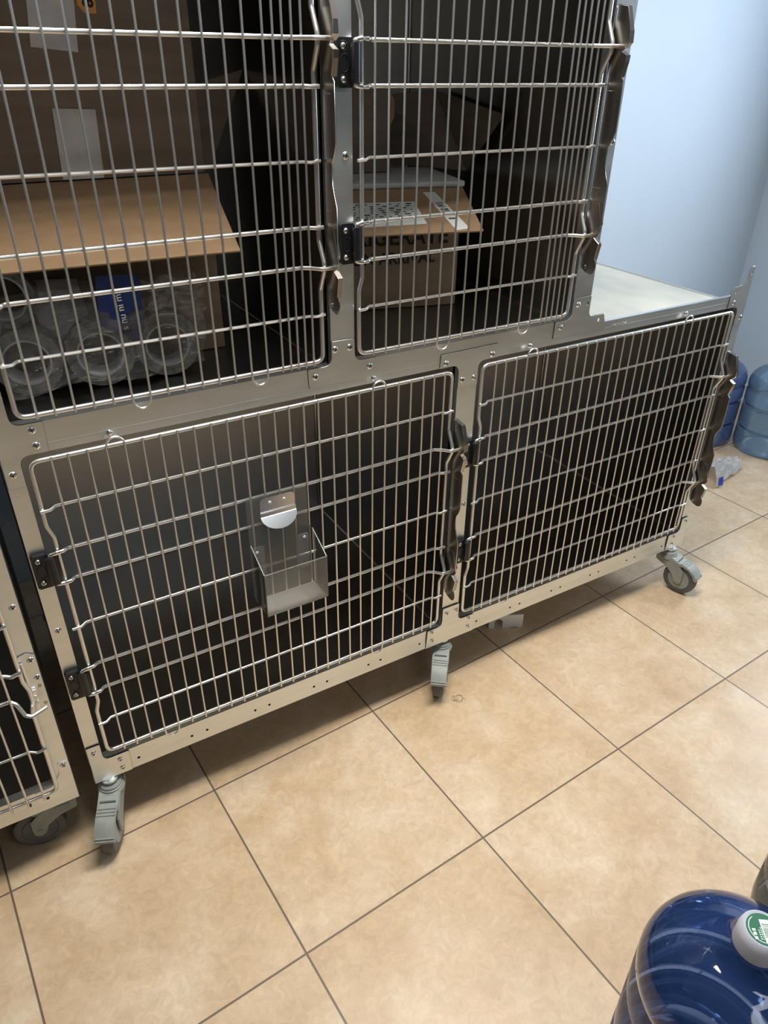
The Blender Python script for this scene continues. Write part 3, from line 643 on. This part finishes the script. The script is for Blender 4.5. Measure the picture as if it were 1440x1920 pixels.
# blue wrapper with lettering, leaning on the rolls
bw = tag(empty('blue_wrapper', (.25, .118, 1.10)), 'blue printed wrapper with pale letters among the tape rolls', 'wrapper')
b = NB(); prism(b, [(-.034, .062), (.036, .058), (.036, -.028), (.017, -.062), (.002, -.044), (-.040, -.022)], 0, .003); bo = obj('wrapper_sheet', b, 'blue', bw, sm=False)
text('wrapper_lettering', 's nu ni ms', .017, 'label', bo, Matrix.Translation((.006, -.0006, -.034)) @ Matrix.Rotation(PI / 2, 4, 'X') @ Matrix.Rotation(PI / 2 + .06, 4, 'Z'), .0002)
# pale plastic sheet
b = NB()
g = [[None] * 9 for _ in range(9)]
for i in range(9):
    for k in range(9):
        u, v = i / 8, k / 8
        x = .115 + .085 * u + .012 * v; z = 1.145 - .105 * v - .004 * u; g[i][k] = b.verts.new((x, .198 + .018 * math.sin(u * 3) * (1 - v) + .004 * math.sin(7 * u + 5 * v), z))
for i in range(8):
    for k in range(8): b.faces.new((g[i][k], g[i + 1][k], g[i + 1][k + 1], g[i][k + 1]))
o = obj('packing_sheet', b, 'paper'); tag(o, 'pale grey-white plastic sheet tucked behind the tape rolls', 'packaging')
sd = o.modifiers.new('s', 'SOLIDIFY'); sd.thickness = .0015
# crumpled clear film over the rolls
def crumple(name, x0, x1, z0, z1, y0, amp, seed, n=34, m='film'):
    rnd = random.Random(seed); b = NB(); g = []
    ph = [(rnd.uniform(8, 60), rnd.uniform(-60, 60), rnd.uniform(0, 6.3), rnd.uniform(.2, 1)) for _ in range(10)]
    for i in range(n + 1):
        row = []
        for k in range(n + 1):
            u, v = i / n, k / n; x = x0 + (x1 - x0) * u; z = z0 + (z1 - z0) * v
            d = sum(a * abs(math.sin(fx * u * .35 + fz * v * .35 + p)) for fx, fz, p, a in ph) / 5
            x += .006 * math.sin(9 * v + seed); z += .006 * math.sin(11 * u + seed)
            row.append(b.verts.new((x, y0 - amp * d + .03 * (v ** 2), z)))
        g.append(row)
    for i in range(n):
        for k in range(n): b.faces.new((g[i][k], g[i + 1][k], g[i + 1][k + 1], g[i][k + 1]))
    return b
b = crumple('f', .050, .386, .985, 1.150, .118, .018, 4)
o = obj('plastic_film', b, 'film', sm=False); tag(o, 'crumpled clear plastic film wrapped over the front of the tape rolls', 'packaging')
b = crumple('f', .290, .385, 1.090, 1.150, .100, .030, 9, 26)
o = obj('plastic_film', b, 'film', sm=False); tag(o, 'bunched clear plastic film right of the blue wrapper, above the rightmost roll', 'packaging')

# ------------------------------------------------------------------ upper right cage: marked carton
ang = math.atan2(-.257, .966)
cr = tag(empty('cardboard_box', (1.066, .262, .966), ang), 'brown cardboard box printed REFRIGERATE ON ARRIVAL in the upper right cage', 'box')
b = NB(); box(b, -.385, 0, 0, .285, 0, .262, .002); obj('carton_body', b, 'card_mid', cr)
b = NB(); P3(b, [(-.385, -.001, .262), (0, -.001, .262), (.012, -.112, .188), (-.385, -.112, .188)], -.004); fl2 = obj('box_flap', b, 'card', cr, sm=False)
def onflap(u, v, h=.0045):       # u along x, v 0 at the fold to 1 at the lip
    nrm = Vector((0, -.074, .111)).normalized()
    return Vector((u, -.001 - .111 * v, .262 - .074 * v)) + nrm * h
fm = lambda u, v, h: Matrix.Translation(onflap(u, v, h)) @ Matrix.Rotation(math.atan2(.074, .111), 4, 'X')
b = NB(); P3(b, [onflap(-.330, .30, .0046), onflap(-.330, .84, .0046), onflap(-.112, .80, .0046), onflap(-.125, .30, .0046)], -.0006); lb = obj('shipping_label', b, 'label', cr, sm=False); lb['label'] = 'white printed shipping label'
rnd = random.Random(3)
b = NB()
for r_ in range(8):
    v = .34 + r_ * .045; x = -.315 + rnd.uniform(0, .01)
    while x < -.135:
        L = rnd.uniform(.003, .014); P3(b, [onflap(x, v, .0056), onflap(x, v + .016, .0056), onflap(min(x + L, -.128), v + .016, .0056), onflap(min(x + L, -.128), v, .0056)], -.0002); x += L + rnd.uniform(.005, .020)
obj('label_print', b, 'ink', lb, sm=False)
b = NB(); P3(b, [onflap(-.098, .10, .0046), onflap(-.050, .97, .0046), onflap(-.018, .94, .0046), onflap(-.070, .10, .0046)], -.0006); st = obj('barcode_strip', b, 'label', cr, sm=False); st['label'] = 'white barcode strip'
b = NB()
for k, v in enumerate((.36, .40, .44, .49, .53, .70)):
    s_ = (v - .10) / .87; xa = -.098 + .048 * s_ + .006; xb = -.070 + .052 * s_ - .006
    P3(b, [onflap(xa, v, .0056), onflap(xa, v + (.022 if k % 2 else .012), .0056), onflap(xb, v + (.022 if k % 2 else .012), .0056), onflap(xb, v, .0056)], -.0002)
obj('barcode_bars', b, 'ink', st, sm=False)
text('carton_lettering', 'REFRIGERATE', .0495, 'ink', cr, Matrix.Translation((-.027, -.0016, .146)) @ Matrix.Rotation(PI / 2, 4, 'X'), .0004, .0009, 'RIGHT', 1.02)
text('carton_lettering', 'ON ARRIVAL', .0345, 'ink', cr, Matrix.Translation((-.058, -.0016, .104)) @ Matrix.Rotation(PI / 2, 4, 'X'), .0004, .0008, 'RIGHT', 1.02)
b = NB(); box(b, -.375, .012, .010, .270, .2625, .2760, .005); o = obj('foam_sheet', b, 'foam'); o.location = (1.066, .262, .966 + .0008); o.rotation_euler = (0, 0, ang)
tag(o, 'white foam sheet lying on top of the REFRIGERATE box', 'packaging')
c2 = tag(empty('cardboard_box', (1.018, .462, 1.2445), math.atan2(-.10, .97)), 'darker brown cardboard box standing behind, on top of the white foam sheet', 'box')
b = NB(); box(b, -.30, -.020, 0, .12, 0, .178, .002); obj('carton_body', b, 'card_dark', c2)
b = NB(); P3(b, [(-.020, .002, .165), (-.011, .002, .150), (-.011, .002, .115), (-.020, .002, .100)], .003); obj('torn_corner', b, 'card', c2, sm=False)
b = NB(); P3(b, [(1.060, .640, 1.246), (1.180, .402, 1.246), (1.188, .282, 1.372), (1.186, .56, 1.412), (1.075, .66, 1.395)], .004); o = obj('cardboard_sheet', b, 'card_dark', sm=False)
tag(o, 'dark cardboard sheet leaning against the right side inside the upper right cage', 'cardboard')

# ------------------------------------------------------------------ water bottles
def bottle(name_label, x, y, mname, cap=True, group='large plastic water bottles', rz=0., zs=1.):
    r = empty('water_bottle', (x, y, 0), rz); tag(r, name_label, 'bottle', group)
    b = NB()
    R = .134; gv = .1300 if zs == 1. else .1215
    prof = [(0, .006), (.09, .006), (.112, 0), (.124, .004), (.131, .016), (R, .04), (R, .112), (gv, .117), (gv, .128), (R, .131), (R, .225), (gv, .231), (gv, .244), (R, .248), (.1345, .300), (.1300, .308), (.1300, .314), (.1345, .322),
            (.1345, .340), (.132, .358), (.126, .374), (.115, .390), (.099, .404), (.082, .4145), (.070, .420), (.064, .4245), (.056, .4265), (.0475, .432), (.040, .440), (.033, .448), (.030, .456), (.0275, .462), (.0275, .474), (0, .474)]
    lathe(b, [(r_, z_ * zs) for r_, z_ in prof], 72); bo = obj('bottle_body', b, mname, r); 
    for p in bo.data.polygons: p.use_smooth = True
    if cap:
        b = NB(); lathe(b, [(.0283, .444), (.0300, .444), (.0312, .452), (.0305, .476), (.0285, .486), (.0245, .4900), (.0225, .4885), (0, .4885), (0, .4760), (.0283, .4760), (.0283, .444)], 48)
        co = obj('bottle_cap', b, 'white_plastic', r)
        b = NB(); lathe(b, [(0, .4893), (.0222, .4893), (.0222, .4886), (0, .4886)], 40); lo = obj('cap_label', b, 'green', co)
        return r, lo
    return r, None
r, lo = bottle('dark blue water bottle with lilac cap and green cap label, nearest the camera', .7150, -.9940, 'b_near')
CL = lambda x, y, a: Matrix.Translation((x, y, .4894)) @ Matrix.Rotation(a, 4, 'Z')
b = NB(); box(b, -.006, .0060, -.0205, .0120, .4893, .4897, 0, Matrix.Rotation(-.62, 4, 'Z')); bmesh.ops.translate(b, verts=b.verts[:], vec=(.0035, -.001, 0)); obj('label_patch', b, 'label', lo, sm=False)
b = NB()
rd = random.Random(5)
for k in range(9): box(b, -.0045, .0045, -.0120 + k * .0021, -.0120 + k * .0021 + rd.uniform(.0004, .0011), .4897, .4899, 0, Matrix.Translation((.0035, -.001, 0)) @ Matrix.Rotation(-.62, 4, 'Z'))
obj('label_bars', b, 'green', lo, sm=False)
b = NB()
for row, (yy, n_, h_) in enumerate(((.0, 3, .0042), (.0052, 5, .0016), (.0078, 6, .0014), (.0102, 6, .0012))):
    for k in range(n_):
        wd_ = (.0036 if row == 0 else .0016) * rd.uniform(.8, 1.2); xx = -.0085 + k * (.0056 if row == 0 else .0029)
        box(b, xx, xx + wd_, -yy, -yy + h_, .4892, .4896, 0, Matrix.Translation((-.0125, .0020, 0)) @ Matrix.Rotation(.95, 4, 'Z'))
obj('label_print', b, 'label', lo, sm=False)
b = NB(); tube(b, [(.0190 * math.cos(t), .0190 * math.sin(t), .4895) for t in (1.5 + 2.4 * k / 16 for k in range(17))], .0006, 5); obj('label_arc', b, 'label', lo)
bottle('clear greenish water bottle at the right edge, just behind the capped dark blue bottle', 1.160, -.957, 'b_clear')
bottle('light blue water bottle by the right wall, cut off by the picture edge', 3.0, .48, 'b_light', False, zs=.90)
bottle('deep blue water bottle by the back wall, half hidden behind the cage bank latch', 2.85, .71, 'b_deep', False, zs=.90)

# ------------------------------------------------------------------ odds and ends on the floor
b = NB()
rnd = random.Random(12); n = 18; g = []
for i in range(n + 1):
    row = []
    for k in range(n + 1):
        u, v = i / n, k / n
        x = .02 + .24 * u + .02 * math.sin(4 * v); y = -.02 + .11 * v + .05 * u; hgt = .055 * math.sin(PI * v) * (1 - u * .75) + .012 * abs(math.sin(9 * u + 4 * v)) + .01 * abs(math.sin(13 * v - 5 * u)) + .006
        row.append(b.verts.new((x, y, hgt)))
    g.append(row)
for i in range(n):
    for k in range(n): b.faces.new((g[i][k], g[i + 1][k], g[i + 1][k + 1], g[i][k + 1]))
pw = tag(empty('plastic_wrapper', (2.47, .355, 0)), 'crumpled white plastic wrapper on the floor right of the cage bank', 'wrapper')
wo = obj('wrapper_sheet', b, 'bag', pw)
b = NB(); P3(b, [(.035, -.020, .012), (.060, -.022, .012), (.065, -.010, .045), (.045, -.008, .040)], .001); obj('blue_print', b, 'bluemark', pw, sm=False)

wp = tag(empty('packing_piece', (1.205, .088, 0), math.atan2(-.047, .093)), 'small white packing piece with an arched cut-out, on the floor under the cage bank', 'packaging')
ar = [(-.052, 0), (-.035, 0), (-.035, .022)] + [(-.0225 - .0125 * math.cos(t), .022 + .0125 * math.sin(t)) for t in (PI * k / 8 for k in range(1, 8))] + [(-.010, .022), (-.010, 0), (.014, 0), (.017, .004), (.034, .004), (.037, 0), (.052, 0), (.052, .050), (-.052, .050)]
b = NB(); prism(b, ar, 0, .0025); obj('front_panel', b, 'white_card', wp, sm=False)
b = NB(); prism(b, [(.0025, 0), (.05, 0), (.05, .03), (.0025, .05)], -.052, -.0495, 'yz'); prism(b, [(.0025, 0), (.03, 0), (.0025, .05)], .0495, .052, 'yz'); obj('side_panel', b, 'white_card', wp, sm=False)

b = NB()
for cx, cy, rr, ph in ((.004, 0, .011, 0), (-.007, .004, .009, 1), (.001, -.002, .0125, 2)):
    tube(b, [(cx + rr * math.cos(t + ph) * (1 + .08 * math.sin(3 * t)), cy + rr * math.sin(t + ph), .0012 + .0008 * math.sin(2 * t)) for t in (5.6 * k / 26 for k in range(27))], .00035, 5)
tube(b, [(.012, -.004, .001), (.017, -.010, .001), (.016, -.017, .001)], .00035, 5)
o = obj('hair_coil', b, 'hair'); o.location = (.908, -.0773, 0); tag(o, 'small coil of loose dark hair on the tile beside the middle caster', 'hair')
